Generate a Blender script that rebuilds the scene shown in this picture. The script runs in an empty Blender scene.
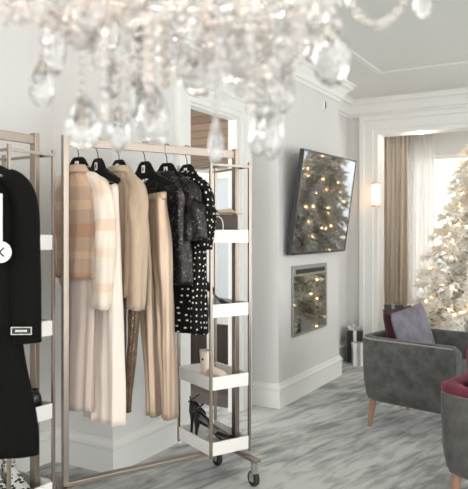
import bpy, bmesh, math, random
from mathutils import Vector, Matrix, noise
PI = math.pi
random.seed(7)
SC = bpy.context.scene
COL = SC.collection

# ------------------------------------------------------------------ camera basis
H = 1.35
YAW = math.radians(29.8)
R = Vector((math.cos(YAW), math.sin(YAW), 0))
F = Vector((-math.sin(YAW), math.cos(YAW), 0))
def at(px, py, d):
    return F * d + R * ((px - 234) / 640 * d) + Vector((0, 0, H + (233 - py) / 640 * d))

# ------------------------------------------------------------------ helpers
def lin(c):
    return tuple(((v / 255) / 12.92 if v <= 10 else (((v / 255) + .055) / 1.055) ** 2.4) for v in c) + (1,)

def newmat(name):
    m = bpy.data.materials.new(name); m.use_nodes = True
    nt = m.node_tree
    return m, nt, nt.nodes['Principled BSDF']

def mat(name, rgb, rough=.6, metal=0, var=0.0, vscale=8, bump=0.0, bscale=60, stretch=None, sheen=0, emit=None, es=0, trans=0, ior=1.45, alpha=1, spec=.5, coat=0):
    m, nt, b = newmat(name)
    b.inputs['Base Color'].default_value = lin(rgb)
    b.inputs['Roughness'].default_value = rough
    b.inputs['Metallic'].default_value = metal
    b.inputs['IOR'].default_value = ior
    b.inputs['Specular IOR Level'].default_value = spec
    if sheen: b.inputs['Sheen Weight'].default_value = sheen; b.inputs['Sheen Roughness'].default_value = .4
    if coat: b.inputs['Coat Weight'].default_value = coat
    if trans: b.inputs['Transmission Weight'].default_value = trans
    if emit: b.inputs['Emission Color'].default_value = lin(emit); b.inputs['Emission Strength'].default_value = es
    tc = nt.nodes.new('ShaderNodeTexCoord'); mp = nt.nodes.new('ShaderNodeMapping')
    nt.links.new(tc.outputs['Object'], mp.inputs['Vector'])
    if stretch: mp.inputs['Scale'].default_value = stretch
    if var:
        n = nt.nodes.new('ShaderNodeTexNoise'); n.inputs['Scale'].default_value = vscale; n.inputs['Detail'].default_value = 5
        nt.links.new(mp.outputs[0], n.inputs['Vector'])
        mx = nt.nodes.new('ShaderNodeMix'); mx.data_type = 'RGBA'
        mx.inputs[6].default_value = lin([max(0, v * (1 - var)) for v in rgb])
        mx.inputs[7].default_value = lin([min(255, v * (1 + var)) for v in rgb])
        nt.links.new(n.outputs['Fac'], mx.inputs[0]); nt.links.new(mx.outputs[2], b.inputs['Base Color'])
    if bump:
        n = nt.nodes.new('ShaderNodeTexNoise'); n.inputs['Scale'].default_value = bscale; n.inputs['Detail'].default_value = 3
        nt.links.new(mp.outputs[0], n.inputs['Vector'])
        bp = nt.nodes.new('ShaderNodeBump'); bp.inputs['Strength'].default_value = bump; bp.inputs['Distance'].default_value = .01
        nt.links.new(n.outputs['Fac'], bp.inputs['Height']); nt.links.new(bp.outputs[0], b.inputs['Normal'])
    return m

def obj(name, bm, m, parent=None, smooth=False, angle=None):
    me = bpy.data.meshes.new(name)
    bmesh.ops.recalc_face_normals(bm, faces=bm.faces)
    if smooth:
        for f in bm.faces: f.smooth = True
    if angle:
        for f in bm.faces: f.smooth = True
        for e in bm.edges:
            if len(e.link_faces) == 2 and e.calc_face_angle(0) > math.radians(angle): e.smooth = False
    bm.to_mesh(me); bm.free()
    if m: me.materials.append(m)
    o = bpy.data.objects.new(name, me); COL.objects.link(o)
    if parent: o.parent = parent
    return o

def tag(o, label, cat, group=None):
    o['label'] = label; o['category'] = cat
    if group: o['group'] = group
    return o
def thing(name, label, cat, loc=(0, 0, 0), rz=0, group=None):
    o = bpy.data.objects.new(name, None); COL.objects.link(o)
    o.location = loc; o.rotation_euler = (0, 0, rz); o.empty_display_size = .1
    return tag(o, label, cat, group)
def struct(name, bm, m, angle=None, smooth=False):
    o = obj(name, bm, m, angle=angle, smooth=smooth); o['kind'] = 'structure'; return o

def B(): return bmesh.new()
def box(bm, lo, hi, bevel=0, mtx=None, seg=2):
    c = [(a + b) / 2 for a, b in zip(lo, hi)]; s = [abs(b - a) for a, b in zip(lo, hi)]
    g = bmesh.ops.create_cube(bm, size=1)
    vs = g['verts']
    for v in vs: v.co = Vector((v.co.x * s[0] + c[0], v.co.y * s[1] + c[1], v.co.z * s[2] + c[2]))
    if bevel:
        es = list({e for v in vs for e in v.link_edges})
        r = bmesh.ops.bevel(bm, geom=es, offset=bevel, segments=seg, affect='EDGES', profile=.5)
        vs = list({v for v in r['verts']} | {v for v in vs if v.is_valid})
    if mtx is not None: bmesh.ops.transform(bm, matrix=mtx, verts=[v for v in vs if v.is_valid])
    return bm
def loft(bm, rings, closed=True, cap0=False, cap1=False, uv=None):
    """rings: list of lists of Vectors. uv: list of lists of (u,v)"""
    vr = [[bm.verts.new(p) for p in r] for r in rings]
    lay = bm.loops.layers.uv.verify() if uv else None
    n = len(rings[0])
    for i in range(len(rings) - 1):
        for j in range(n if closed else n - 1):
            k = (j + 1) % n
            f = bm.faces.new((vr[i][j], vr[i][k], vr[i + 1][k], vr[i + 1][j]))
            if lay:
                du = uv[i][1][0] - uv[i][0][0]
                q = [(uv[i][j][0], uv[i][j][1]), (uv[i][j][0] + du, uv[i][j][1]), (uv[i + 1][j][0] + du, uv[i + 1][j][1]), (uv[i + 1][j][0], uv[i + 1][j][1])]
                for lp, c in zip(f.loops, q): lp[lay].uv = c
    if cap0: bm.faces.new(vr[0])
    if cap1: bm.faces.new(list(reversed(vr[-1])))
    return bm
def frames(pts):
    T = []
    for i in range(len(pts)):
        a = pts[max(0, i - 1)]; b = pts[min(len(pts) - 1, i + 1)]
        T.append((b - a).normalized())
    ref = Vector((0, 0, 1)) if abs(T[0].z) < .9 else Vector((1, 0, 0))
    u = (ref - T[0] * ref.dot(T[0])).normalized(); out = []
    for t in T:
        u = (u - t * u.dot(t)).normalized(); out.append((u.copy(), t.cross(u)))
    return out
def tube(bm, pts, r, n=8, cap=True, r2=None, closed=False):
    pts = [Vector(p) for p in pts]
    rs = r if isinstance(r, (list, tuple)) else [r] * len(pts)
    r2s = rs if r2 is None else (r2 if isinstance(r2, (list, tuple)) else [r2] * len(pts))
    fr = frames(pts); rings = []
    for p, (u, v), a, b in zip(pts, fr, rs, r2s):
        rings.append([p + u * (math.cos(2 * PI * k / n) * a) + v * (math.sin(2 * PI * k / n) * b) for k in range(n)])
    if closed: rings.append(rings[0]); cap = False
    return loft(bm, rings, cap0=cap, cap1=cap)
def smoothpts(pts, m=6):
    pts = [Vector(p) for p in pts]; out = []
    for i in range(len(pts) - 1):
        p0, p1, p2, p3 = pts[max(0, i - 1)], pts[i], pts[i + 1], pts[min(len(pts) - 1, i + 2)]
        for k in range(m):
            t = k / m
            out.append(.5 * ((2 * p1) + (p2 - p0) * t + (2 * p0 - 5 * p1 + 4 * p2 - p3) * t * t + (3 * p1 - p0 - 3 * p2 + p3) * t ** 3))
    out.append(pts[-1]); return out
def lathe(bm, prof, n=16, loc=(0, 0, 0)):
    L = Vector(loc)
    rings = [[L + Vector((math.cos(2 * PI * k / n) * r, math.sin(2 * PI * k / n) * r, z)) for k in range(n)] for r, z in prof]
    return loft(bm, rings, cap0=True, cap1=True)
def poly_extrude(bm, pts, depth_vec):
    a = [bm.verts.new(p) for p in pts]; b = [bm.verts.new(Vector(p) + Vector(depth_vec)) for p in pts]
    bm.faces.new(a); bm.faces.new(list(reversed(b)))
    n = len(pts)
    for i in range(n): bm.faces.new((a[i], b[i], b[(i + 1) % n], a[(i + 1) % n]))
    return bm
def sweep_plan(bm, path, prof):
    """path: plan points, room on the RIGHT-hand side of travel; prof: list of (offset into room, z)"""
    P = [Vector((x, y, 0)) for x, y in path]; rings = []
    for i, p in enumerate(P):
        ns = []
        if i > 0: t = (P[i] - P[i - 1]).normalized(); ns.append(Vector((t.y, -t.x, 0)))
        if i < len(P) - 1: t = (P[i + 1] - P[i]).normalized(); ns.append(Vector((t.y, -t.x, 0)))
        if len(ns) == 2:
            nn = (ns[0] + ns[1]).normalized(); nn = nn / max(.3, nn.dot(ns[0]))
        else: nn = ns[0]
        rings.append([p + nn * o + Vector((0, 0, z)) for o, z in prof])
    return loft(bm, rings, cap0=True, cap1=True)
def interp(keys, t):
    if t <= keys[0][0]: return keys[0][1:]
    for a, b in zip(keys, keys[1:]):
        if t <= b[0]:
            s = (t - a[0]) / (b[0] - a[0]); s = s * s * (3 - 2 * s) * .5 + s * .5
            return tuple(x + (y - x) * s for x, y in zip(a[1:], b[1:]))
    return keys[-1][1:]

# ------------------------------------------------------------------ materials
M = {}
M['wall'] = mat('wall_paint', (214, 213, 211), .75, var=.012, vscale=3, bump=.03, bscale=200)
M['trim'] = mat('trim_paint', (228, 228, 225), .5, var=.008, vscale=4)
M['ceil'] = mat('ceiling_paint', (222, 223, 219), .85, var=.01, vscale=2)
M['rose'] = mat('rose_metal', (160, 148, 138), .32, metal=.9, var=.06, vscale=20, stretch=(8, 8, 1))
M['tray'] = mat('tray_white', (232, 230, 226), .45, var=.01)
M['rubber'] = mat('dark_rubber', (40, 38, 38), .6, bump=.1)
M['chrome'] = mat('chrome', (200, 200, 200), .18, metal=1)
M['black'] = mat('hanger_black', (14, 13, 13), .65, spec=.2, sheen=.02, var=.1)
M['white'] = mat('white_card', (232, 231, 227), .6, var=.01)
M['dark'] = mat('dark_print', (30, 30, 30), .6)
M['steel'] = mat('hook_wire', (60, 58, 56), .3, metal=.9)
M['screenframe'] = mat('screen_frame', (38, 40, 42), .35)
M['blackleather'] = mat('black_leather', (22, 21, 22), .28, bump=.08, bscale=90, coat=.3)
M['wood'] = mat('leg_wood', (152, 118, 98), .45, var=.12, vscale=14, stretch=(6, 6, 1))
M['brass'] = mat('brass', (196, 160, 112), .3, metal=.9)

def m_carpet():
    m, nt, b = newmat('carpet'); b.inputs['Roughness'].default_value = .95
    b.inputs['Sheen Weight'].default_value = .15
    tc = nt.nodes.new('ShaderNodeTexCoord'); L = nt.links.new
    def nz(scale, rot, det, rough=.6):
        mp = nt.nodes.new('ShaderNodeMapping'); mp.inputs['Scale'].default_value = scale; mp.inputs['Rotation'].default_value = (0, 0, rot)
        mp.vector_type = 'TEXTURE'
        L(tc.outputs['Object'], mp.inputs['Vector'])
        n = nt.nodes.new('ShaderNodeTexNoise'); n.inputs['Scale'].default_value = 1; n.inputs['Detail'].default_value = det; n.inputs['Roughness'].default_value = rough
        n.inputs['Distortion'].default_value = .5
        L(mp.outputs[0], n.inputs['Vector']); return n
    n1 = nz((.07, .34, 1), math.radians(-14), 5, .6)
    n2 = nz((.5, .8, 1), math.radians(-15), 3)
    add = nt.nodes.new('ShaderNodeMath'); add.operation = 'MULTIPLY_ADD'; add.inputs[1].default_value = .8
    L(n2.outputs['Fac'], add.inputs[0]); L(n1.outputs['Fac'], add.inputs[2])
    cr = nt.nodes.new('ShaderNodeValToRGB'); e = cr.color_ramp.elements
    e[0].position = .74; e[0].color = lin((132, 134, 134)); e[1].position = 1.0; e[1].color = lin((198, 201, 198))
    x = e.new(.83); x.color = lin((160, 162, 161)); x = e.new(.90); x.color = lin((176, 179, 177))
    L(add.outputs[0], cr.inputs[0]); L(cr.outputs[0], b.inputs['Base Color'])
    f = nt.nodes.new('ShaderNodeTexNoise'); f.inputs['Scale'].default_value = 260; L(tc.outputs['Object'], f.inputs['Vector'])
    bp = nt.nodes.new('ShaderNodeBump'); bp.inputs['Strength'].default_value = .35; bp.inputs['Distance'].default_value = .004
    L(f.outputs['Fac'], bp.inputs['Height']); L(bp.outputs[0], b.inputs['Normal'])
    return m
M['carpet'] = m_carpet()

def m_planks(name, c1, c2, width, axis, rough=.5):
    m, nt, b = newmat(name); b.inputs['Roughness'].default_value = rough
    tc = nt.nodes.new('ShaderNodeTexCoord'); L = nt.links.new
    sx = nt.nodes.new('ShaderNodeSeparateXYZ'); L(tc.outputs['Object'], sx.inputs[0])
    d = nt.nodes.new('ShaderNodeMath'); d.operation = 'DIVIDE'; d.inputs[1].default_value = width; L(sx.outputs[axis], d.inputs[0])
    fl = nt.nodes.new('ShaderNodeMath'); fl.operation = 'FLOOR'; L(d.outputs[0], fl.inputs[0])
    wn = nt.nodes.new('ShaderNodeTexWhiteNoise'); wn.noise_dimensions = '1D'; L(fl.outputs[0], wn.inputs['W'])
    fr = nt.nodes.new('ShaderNodeMath'); fr.operation = 'FRACT'; L(d.outputs[0], fr.inputs[0])
    lt = nt.nodes.new('ShaderNodeMath'); lt.operation = 'GREATER_THAN'; lt.inputs[1].default_value = .07; L(fr.outputs[0], lt.inputs[0])
    mx = nt.nodes.new('ShaderNodeMix'); mx.data_type = 'RGBA'; mx.inputs[6].default_value = lin(c1); mx.inputs[7].default_value = lin(c2)
    L(wn.outputs['Value'], mx.inputs[0])
    m2 = nt.nodes.new('ShaderNodeMix'); m2.data_type = 'RGBA'; m2.inputs[6].default_value = lin([v * .45 for v in c1])
    L(lt.outputs[0], m2.inputs[0]); L(mx.outputs[2], m2.inputs[7]); L(m2.outputs[2], b.inputs['Base Color'])
    return m
M['planks'] = m_planks('wood_cladding', (108, 90, 76), (150, 128, 110), .075, 2)
M['slats'] = m_planks('dark_slats', (46, 34, 30), (66, 50, 43), .05, 0)
M['darkfloor'] = m_planks('dark_floorboards', (66, 54, 50), (92, 78, 72), .12, 1)

def m_uvband(name, base, bands, rough=.8, rep=None, sheen=.2, weave=300):
    """fabric with horizontal bands along v (metres)"""
    m, nt, b = newmat(name); b.inputs['Roughness'].default_value = rough; b.inputs['Sheen Weight'].default_value = sheen
    L = nt.links.new
    uv = nt.nodes.new('ShaderNodeUVMap'); sx = nt.nodes.new('ShaderNodeSeparateXYZ'); L(uv.outputs[0], sx.inputs[0])
    src = sx.outputs['Y']
    if rep:
        md = nt.nodes.new('ShaderNodeMath'); md.operation = 'PINGPONG'; md.inputs[1].default_value = rep; L(src, md.inputs[0]); src = md.outputs[0]
    cr = nt.nodes.new('ShaderNodeValToRGB'); cr.color_ramp.interpolation = 'LINEAR'
    e = cr.color_ramp.elements; e[0].position = 0; e[0].color = lin(base); e[1].position = 1; e[1].color = lin(base)
    for p, c in bands: x = e.new(p); x.color = lin(c)
    L(src, cr.inputs[0]); L(cr.outputs[0], b.inputs['Base Color'])
    n = nt.nodes.new('ShaderNodeTexNoise'); n.inputs['Scale'].default_value = weave; L(uv.outputs[0], n.inputs['Vector'])
    bp = nt.nodes.new('ShaderNodeBump'); bp.inputs['Strength'].default_value = .3; bp.inputs['Distance'].default_value = .003
    L(n.outputs['Fac'], bp.inputs['Height']); L(bp.outputs[0], b.inputs['Normal'])
    return m
TAN = (184, 156, 135); TAN2 = (168, 126, 100); CRM = (222, 208, 194)
def steps(base, spans, e=.003):
    out = []
    for a, b, c in spans: out += [(max(.0005, a - e), base), (a, c), (b, c), (b + e, base)]
    return out
M['stripe'] = m_uvband('striped_knit', TAN, steps(TAN, [(.04, .09, (202, 168, 141)), (.16, .20, (203, 170, 143)), (.27, .33, (180, 142, 114)), (.40, .43, (203, 170, 143)), (.50, .53, (182, 144, 117))]))
M['stripe_lit'] = m_uvband('striped_knit_lit_sleeve', CRM, steps(CRM, [(.10, .16, (220, 199, 179)), (.27, .32, (214, 189, 168)), (.40, .44, (220, 198, 178)), (.56, .60, (217, 194, 174))]))  # paler copy of the knit: light on the sleeve is put into the colour
M['pink'] = mat('pale_pink_satin', (204, 187, 177), .5, sheen=.2, bump=.08, bscale=14, stretch=(3, 3, .3))
M['cream'] = mat('cream_crepe', (222, 209, 199), .6, sheen=.2, bump=.06, bscale=14, stretch=(3, 3, .3))
M['beige'] = mat('beige_crinkle', (178, 158, 136), .7, sheen=.25, var=.05, vscale=9, bump=.5, bscale=45, stretch=(1.2, 1.2, .5))
M['satin'] = mat('champagne_satin', (182, 160, 140), .33, metal=.3, var=.08, vscale=10, stretch=(4, 4, .4), bump=.15, bscale=12)
M['coat'] = mat('black_wool', (16, 16, 15), .85, spec=.12, sheen=.03, var=.12, vscale=60, bump=.15, bscale=300)
M['lining'] = mat('coat_lining', (44, 44, 44), .5)

def m_dots():
    m, nt, b = newmat('black_polka_dot'); b.inputs['Roughness'].default_value = .7; b.inputs['Specular IOR Level'].default_value = .15
    L = nt.links.new
    uv = nt.nodes.new('ShaderNodeUVMap'); v = nt.nodes.new('ShaderNodeTexVoronoi'); v.voronoi_dimensions = '2D'
    v.inputs['Scale'].default_value = 31; v.inputs['Randomness'].default_value = .4; L(uv.outputs[0], v.inputs['Vector'])
    lt = nt.nodes.new('ShaderNodeMath'); lt.operation = 'LESS_THAN'; lt.inputs[1].default_value = .15; L(v.outputs['Distance'], lt.inputs[0])
    mx = nt.nodes.new('ShaderNodeMix'); mx.data_type = 'RGBA'; mx.inputs[6].default_value = lin((17, 16, 17)); mx.inputs[7].default_value = lin((226, 218, 208))
    L(lt.outputs[0], mx.inputs[0]); L(mx.outputs[2], b.inputs['Base Color']); return m
M['dots'] = m_dots()
def m_sequin(name, c0, c1, scale, metal=.5):
    m, nt, b = newmat(name); b.inputs['Roughness'].default_value = .32; b.inputs['Metallic'].default_value = metal
    L = nt.links.new
    uv = nt.nodes.new('ShaderNodeUVMap'); v = nt.nodes.new('ShaderNodeTexVoronoi'); v.voronoi_dimensions = '2D'
    v.inputs['Scale'].default_value = scale; L(uv.outputs[0], v.inputs['Vector'])
    sx = nt.nodes.new('ShaderNodeSeparateColor'); L(v.outputs['Color'], sx.inputs[0])
    cr = nt.nodes.new('ShaderNodeValToRGB'); e = cr.color_ramp.elements
    e[0].position = 0; e[0].color = lin(c0); e[1].position = 1; e[1].color = lin(c1)
    x = e.new(.83); x.color = lin([a * .7 + b_ * .3 for a, b_ in zip(c0, c1)]); 
    L(sx.outputs[0], cr.inputs[0]); L(cr.outputs[0], b.inputs['Base Color'])
    bp = nt.nodes.new('ShaderNodeBump'); bp.inputs['Strength'].default_value = .9; bp.inputs['Distance'].default_value = .006
    L(sx.outputs[1], bp.inputs['Height']); L(bp.outputs[0], b.inputs['Normal'])
    return m
M['sequin'] = m_sequin('charcoal_sequins', (26, 24, 26), (104, 98, 99), 130)
M['goldseq'] = m_sequin('bronze_sequins', (100, 80, 66), (170, 148, 124), 150, .3)

def m_velvet(name, dark, light, rim):
    m, nt, b = newmat(name); b.inputs['Roughness'].default_value = .85
    b.inputs['Sheen Weight'].default_value = .5; b.inputs['Sheen Roughness'].default_value = .35; b.inputs['Sheen Tint'].default_value = lin(rim)
    L = nt.links.new; tc = nt.nodes.new('ShaderNodeTexCoord')
    n = nt.nodes.new('ShaderNodeTexNoise'); n.inputs['Scale'].default_value = 11; n.inputs['Detail'].default_value = 6; n.inputs['Roughness'].default_value = .65
    L(tc.outputs['Object'], n.inputs['Vector'])
    cr = nt.nodes.new('ShaderNodeValToRGB'); e = cr.color_ramp.elements
    e[0].position = .36; e[0].color = lin(dark); e[1].position = .68; e[1].color = lin(light)
    L(n.outputs['Fac'], cr.inputs[0]); L(cr.outputs[0], b.inputs['Base Color']); return m
M['velvet'] = m_velvet('grey_velvet', (66, 66, 65), (98, 98, 96), (150, 150, 152))
M['lilac'] = m_velvet('lilac_grey_velvet', (92, 88, 98), (122, 117, 128), (190, 186, 200))
M['burgundy'] = m_velvet('burgundy_velvet', (88, 28, 46), (116, 42, 62), (180, 110, 130))
M['maroon'] = m_velvet('maroon_velvet', (52, 24, 32), (74, 36, 44), (120, 80, 90))
M['highlight_piping'] = mat('pale_highlight_piping', (150, 150, 148), .6, sheen=.4)  # pale tone puts the highlight along the chair rim into the colour
M['screen'] = mat('dark_glossy_screen', (138, 143, 148), .035, metal=1, var=.01)
M['fireglass'] = mat('mirror_dark_glass', (165, 170, 168), .03, metal=1, var=.01)
M['flock'] = mat('flocked_needles', (250, 246, 238), .9, var=.03, vscale=12)
M['twig'] = mat('tree_bark', (150, 136, 120), .85, var=.15, vscale=20)
M['bulb'] = mat('warm_bulb', (255, 224, 170), .4, emit=(255, 206, 140), es=15)
M['lampglass'] = mat('glowing_lampshade', (255, 236, 214), .4, emit=(255, 222, 196), es=.55)
M['flame'] = mat('flame_bulb', (255, 230, 200), .4, emit=(255, 240, 226), es=60)
M['wire'] = mat('pale_wire', (170, 160, 140), .6)
M['giftblack'] = mat('black_gift_paper', (34, 34, 36), .45, var=.08)
M['giftgreen'] = mat('green_gift_paper', (70, 84, 78), .5, var=.06)
M['giftwhite'] = mat('white_gift_paper', (226, 226, 222), .5, var=.02)
M['bag'] = mat('brown_bag_leather', (78, 68, 62), .5, bump=.15, bscale=120)
M['scarf'] = mat('tan_scarf', (204, 178, 152), .7, var=.06, sheen=.3)
M['rosegold'] = mat('rose_gold_leather', (238, 222, 208), .42, metal=.05, bump=.1)
M['sole'] = mat('tan_sole', (186, 150, 122), .5)
M['whiterubber'] = mat('white_rubber', (226, 224, 218), .55)
M['doorglass'] = mat('pale_door_glass', (206, 216, 222), .12, var=.02)
def m_sneaker():
    m, nt, b = newmat('white_and_black_knit'); b.inputs['Roughness'].default_value = .7; L = nt.links.new
    tc = nt.nodes.new('ShaderNodeTexCoord'); v = nt.nodes.new('ShaderNodeTexVoronoi'); v.inputs['Scale'].default_value = 42; v.inputs['Randomness'].default_value = .7
    L(tc.outputs['Object'], v.inputs['Vector'])
    lt = nt.nodes.new('ShaderNodeMath'); lt.operation = 'LESS_THAN'; lt.inputs[1].default_value = .40; L(v.outputs['Distance'], lt.inputs[0])
    mx = nt.nodes.new('ShaderNodeMix'); mx.data_type = 'RGBA'; mx.inputs[6].default_value = lin((228, 226, 220)); mx.inputs[7].default_value = lin((26, 26, 26))
    L(lt.outputs[0], mx.inputs[0]); L(mx.outputs[2], b.inputs['Base Color']); return m
M['sneaker'] = m_sneaker()
def m_cloth_translucent(name, rgb, tr, transp=0):
    m, nt, b = newmat(name); b.inputs['Base Color'].default_value = lin(rgb); b.inputs['Roughness'].default_value = .85
    L = nt.links.new; t = nt.nodes.new('ShaderNodeBsdfTranslucent'); t.inputs['Color'].default_value = lin(rgb)
    mx = nt.nodes.new('ShaderNodeMixShader'); mx.inputs[0].default_value = tr
    L(b.outputs[0], mx.inputs[1]); L(t.outputs[0], mx.inputs[2]); last = mx
    if transp:
        tp = nt.nodes.new('ShaderNodeBsdfTransparent'); m2 = nt.nodes.new('ShaderNodeMixShader'); m2.inputs[0].default_value = transp
        L(mx.outputs[0], m2.inputs[1]); L(tp.outputs[0], m2.inputs[2]); last = m2
    out = nt.nodes['Material Output']; L(last.outputs[0], out.inputs['Surface'])
    # weave
    tc = nt.nodes.new('ShaderNodeTexCoord'); n = nt.nodes.new('ShaderNodeTexNoise'); n.inputs['Scale'].default_value = 150; L(tc.outputs['Object'], n.inputs['Vector'])
    bp = nt.nodes.new('ShaderNodeBump'); bp.inputs['Strength'].default_value = .1; L(n.outputs['Fac'], bp.inputs['Height']); L(bp.outputs[0], b.inputs['Normal'])
    return m
M['drape'] = m_cloth_translucent('beige_drape', (236, 226, 212), .3)
M['sheer'] = m_cloth_translucent('white_sheer', (244, 242, 239), .5, .2)
def m_crystal(name, milky, tint):
    m, nt, b = newmat(name); b.inputs['Base Color'].default_value = lin(tint); b.inputs['Roughness'].default_value = .02
    b.inputs['IOR'].default_value = 1.52; b.inputs['Transmission Weight'].default_value = 1 - milky
    tc = nt.nodes.new('ShaderNodeTexCoord'); n = nt.nodes.new('ShaderNodeTexNoise'); n.inputs['Scale'].default_value = 30
    nt.links.new(tc.outputs['Object'], n.inputs['Vector'])
    bp = nt.nodes.new('ShaderNodeBump'); bp.inputs['Strength'].default_value = .05; nt.links.new(n.outputs['Fac'], bp.inputs['Height']); nt.links.new(bp.outputs[0], b.inputs['Normal'])
    return m
M['crystal'] = m_crystal('clear_crystal', .12, (250, 250, 250))
M['bead'] = m_crystal('bead_crystal', .35, (252, 247, 243))
M['pinkbead'] = m_crystal('blush_crystal', .5, (248, 234, 226))
def m_pane():
    m, nt, b = newmat('window_pane'); nt.nodes.remove(b); L = nt.links.new
    out = nt.nodes['Material Output']; t = nt.nodes.new('ShaderNodeBsdfTransparent'); g = nt.nodes.new('ShaderNodeBsdfGlossy'); g.inputs['Roughness'].default_value = .02
    mx = nt.nodes.new('ShaderNodeMixShader'); mx.inputs[0].default_value = .06; L(t.outputs[0], mx.inputs[1]); L(g.outputs[0], mx.inputs[2]); L(mx.outputs[0], out.inputs['Surface']); return m
M['pane'] = m_pane()

# ------------------------------------------------------------------ the room
CH = 2.76                      # ceiling height
XA, YB, XC = -2.836, 2.782, -2.38
YD0, YD1, ZD = 3.545, 4.208, 2.225
YE, XT, YT1 = 4.454, -2.157, 5.77
YW = 6.63
OX0, OX1, OZ = -2.037, .75, 2.39
YBAY = 8.0
struct('floor', box(B(), (-2.95, -3, -.1), (4.2, 8.1, 0)), M['carpet'])
struct('ceiling', box(B(), (-2.95, -3, CH), (4.2, 6.75, CH + .1)), M['ceil'])
struct('wall_left', box(B(), (XA - .12, -3, 0), (XA, YB, CH)), M['wall'])
struct('wall_jog', box(B(), (XA - .12, YB, 0), (XC, YB + .12, CH)), M['wall'])
bm = B(); box(bm, (XC - .07, YB + .12, 0), (XC, YD0, CH)); box(bm, (XC - .07, YD1, 0), (XC, YW, CH)); box(bm, (XC - .07, YD0, ZD), (XC, YD1, CH))
struct('wall_side', bm, M['wall'])
struct('wall_chimney_breast', box(B(), (XC, YE, 0), (XT, YT1, CH), .004), M['wall'])
bm = B(); box(bm, (XC - .12, YW, 0), (OX0, YW + .2, CH)); box(bm, (OX1, YW, 0), (4.2, YW + .2, CH)); box(bm, (OX0, YW, OZ), (OX1, YW + .2, CH))
struct('wall_back', bm, M['wall'])
# bay behind the opening
WX0, WX1, WZ0, WZ1 = -2.1, 1.1, .42, 2.31
bm = B(); box(bm, (-2.6, YBAY, 0), (WX0, YBAY + .15, 2.7)); box(bm, (WX1, YBAY, 0), (1.7, YBAY + .15, 2.7)); box(bm, (WX0, YBAY, 0), (WX1, YBAY + .15, WZ0)); box(bm, (WX0, YBAY, WZ1), (WX1, YBAY + .15, 2.7))
struct('wall_bay', bm, M['wall'])
struct('wall_bay_left', box(B(), (-2.62, YW + .2, 0), (-2.5, YBAY, 2.7)), M['wall'])
struct('wall_bay_right', box(B(), (1.6, YW + .2, 0), (1.72, YBAY, 2.7)), M['wall'])
struct('ceiling_bay', box(B(), (-2.62, YW + .2, 2.62), (1.72, YBAY, 2.72)), M['ceil'])
# window
bm = B()
for x in (WX0, -.52, WX1 - .06): box(bm, (x, YBAY + .03, WZ0), (x + .06, YBAY + .1, WZ1), .006)
for z in (WZ0, WZ1 - .06): box(bm, (WX0 + .06, YBAY + .032, z), (WX1 - .06, YBAY + .098, z + .06), .006)
w = struct('window_1', bm, M['trim'])
pn = obj('pane', box(B(), (WX0 + .05, YBAY + .06, WZ0 + .05), (WX1 - .05, YBAY + .066, WZ1 - .05)), M['pane'], w)
sl = obj('window_sill', box(B(), (WX0 - .05, YBAY - .1, WZ0 - .04), (WX1 + .05, YBAY + .03, WZ0), .008), M['trim'], w)

BP = [(0, 0), (.022, 0), (.022, .135), (.03, .142), (.03, .155), (.018, .165), (.014, .182), (0, .19)]
CP = [(0, CH - .17), (.014, CH - .17), (.02, CH - .145), (.035, CH - .135), (.045, CH - .1), (.075, CH - .06), (.105, CH - .045), (.11, CH - .02), (.13, CH - .012), (.13, CH), (0, CH)]
struct('baseboard_left', sweep_plan(B(), [(XA, -2.9), (XA, YB), (XC, YB), (XC, YD0 - .165)], BP), M['trim'])
struct('baseboard_breast', sweep_plan(B(), [(XC, YE), (XT, YE), (XT, YT1), (XC, YT1), (XC, YW), (OX0 - .276, YW)], BP), M['trim'])
struct('baseboard_back', sweep_plan(B(), [(OX1 + .276, YW), (4.1, YW)], BP), M['trim'])
struct('trim_crown', sweep_plan(B(), [(XA, -2.9), (XA, YB), (XC, YB), (XC, YE), (XT, YE), (XT, YT1), (XC, YT1), (XC, YW), (4.1, YW)], CP), M['trim'])
# raised moulding frame on the ceiling
RP = [(0, CH - .001), (.0, CH - .005), (.012, CH - .009), (.03, CH - .006), (.045, CH - .01), (.06, CH - .005), (.06, CH - .001)]
struct('trim_ceiling', sweep_plan(B(), [(-1.72, -2.9), (-1.72, 5.55), (4.1, 5.55)], RP), M['trim'])

def casing(name, plane, a0, a1, top, w, axis, sgn, depth=.03):
    """stepped casing round an opening. axis 'x': wall is an x-plane, opening runs along y"""
    bm = B()
    # profile across width, from inner edge out: (distance from opening edge, projection)
    pr = [(0, 0), (0, depth * .6), (w * .22, depth * .6), (w * .26, depth * .85), (w * .7, depth * .85), (w * .74, depth * 1.3), (w * .96, depth * 1.3), (w, depth * .9), (w, 0)]
    rings = []
    for (a, z, da, dz) in ((a0, 0, -1, 0), (a0, top, -1, 1), (a1, top, 1, 1), (a1, 0, 1, 0)):
        ring = []
        for o, p in pr:
            aa = a + da * o; zz = z + dz * o
            ring.append(Vector((plane + sgn * p, aa, zz)) if axis == 'x' else Vector((aa, plane + sgn * p, zz)))
        rings.append(ring)
    loft(bm, rings, closed=False)
    return struct(name, bm, M['trim'], angle=30)
casing('trim_doorway', XC, YD0, YD1, ZD, .165, 'x', 1)
casing('trim_opening', YW, OX0, OX1, OZ, .2, 'y', -1, .04)
bm = B(); box(bm, (XC - .07, YD0 - .001, 0), (XC + .004, YD0 + .02, ZD)); box(bm, (XC - .07, YD1 - .02, 0), (XC + .004, YD1, ZD)); box(bm, (XC - .07, YD0 + .02, ZD - .02), (XC + .004, YD1 - .02, ZD))
struct('trim_jamb', bm, M['trim'])

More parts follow.
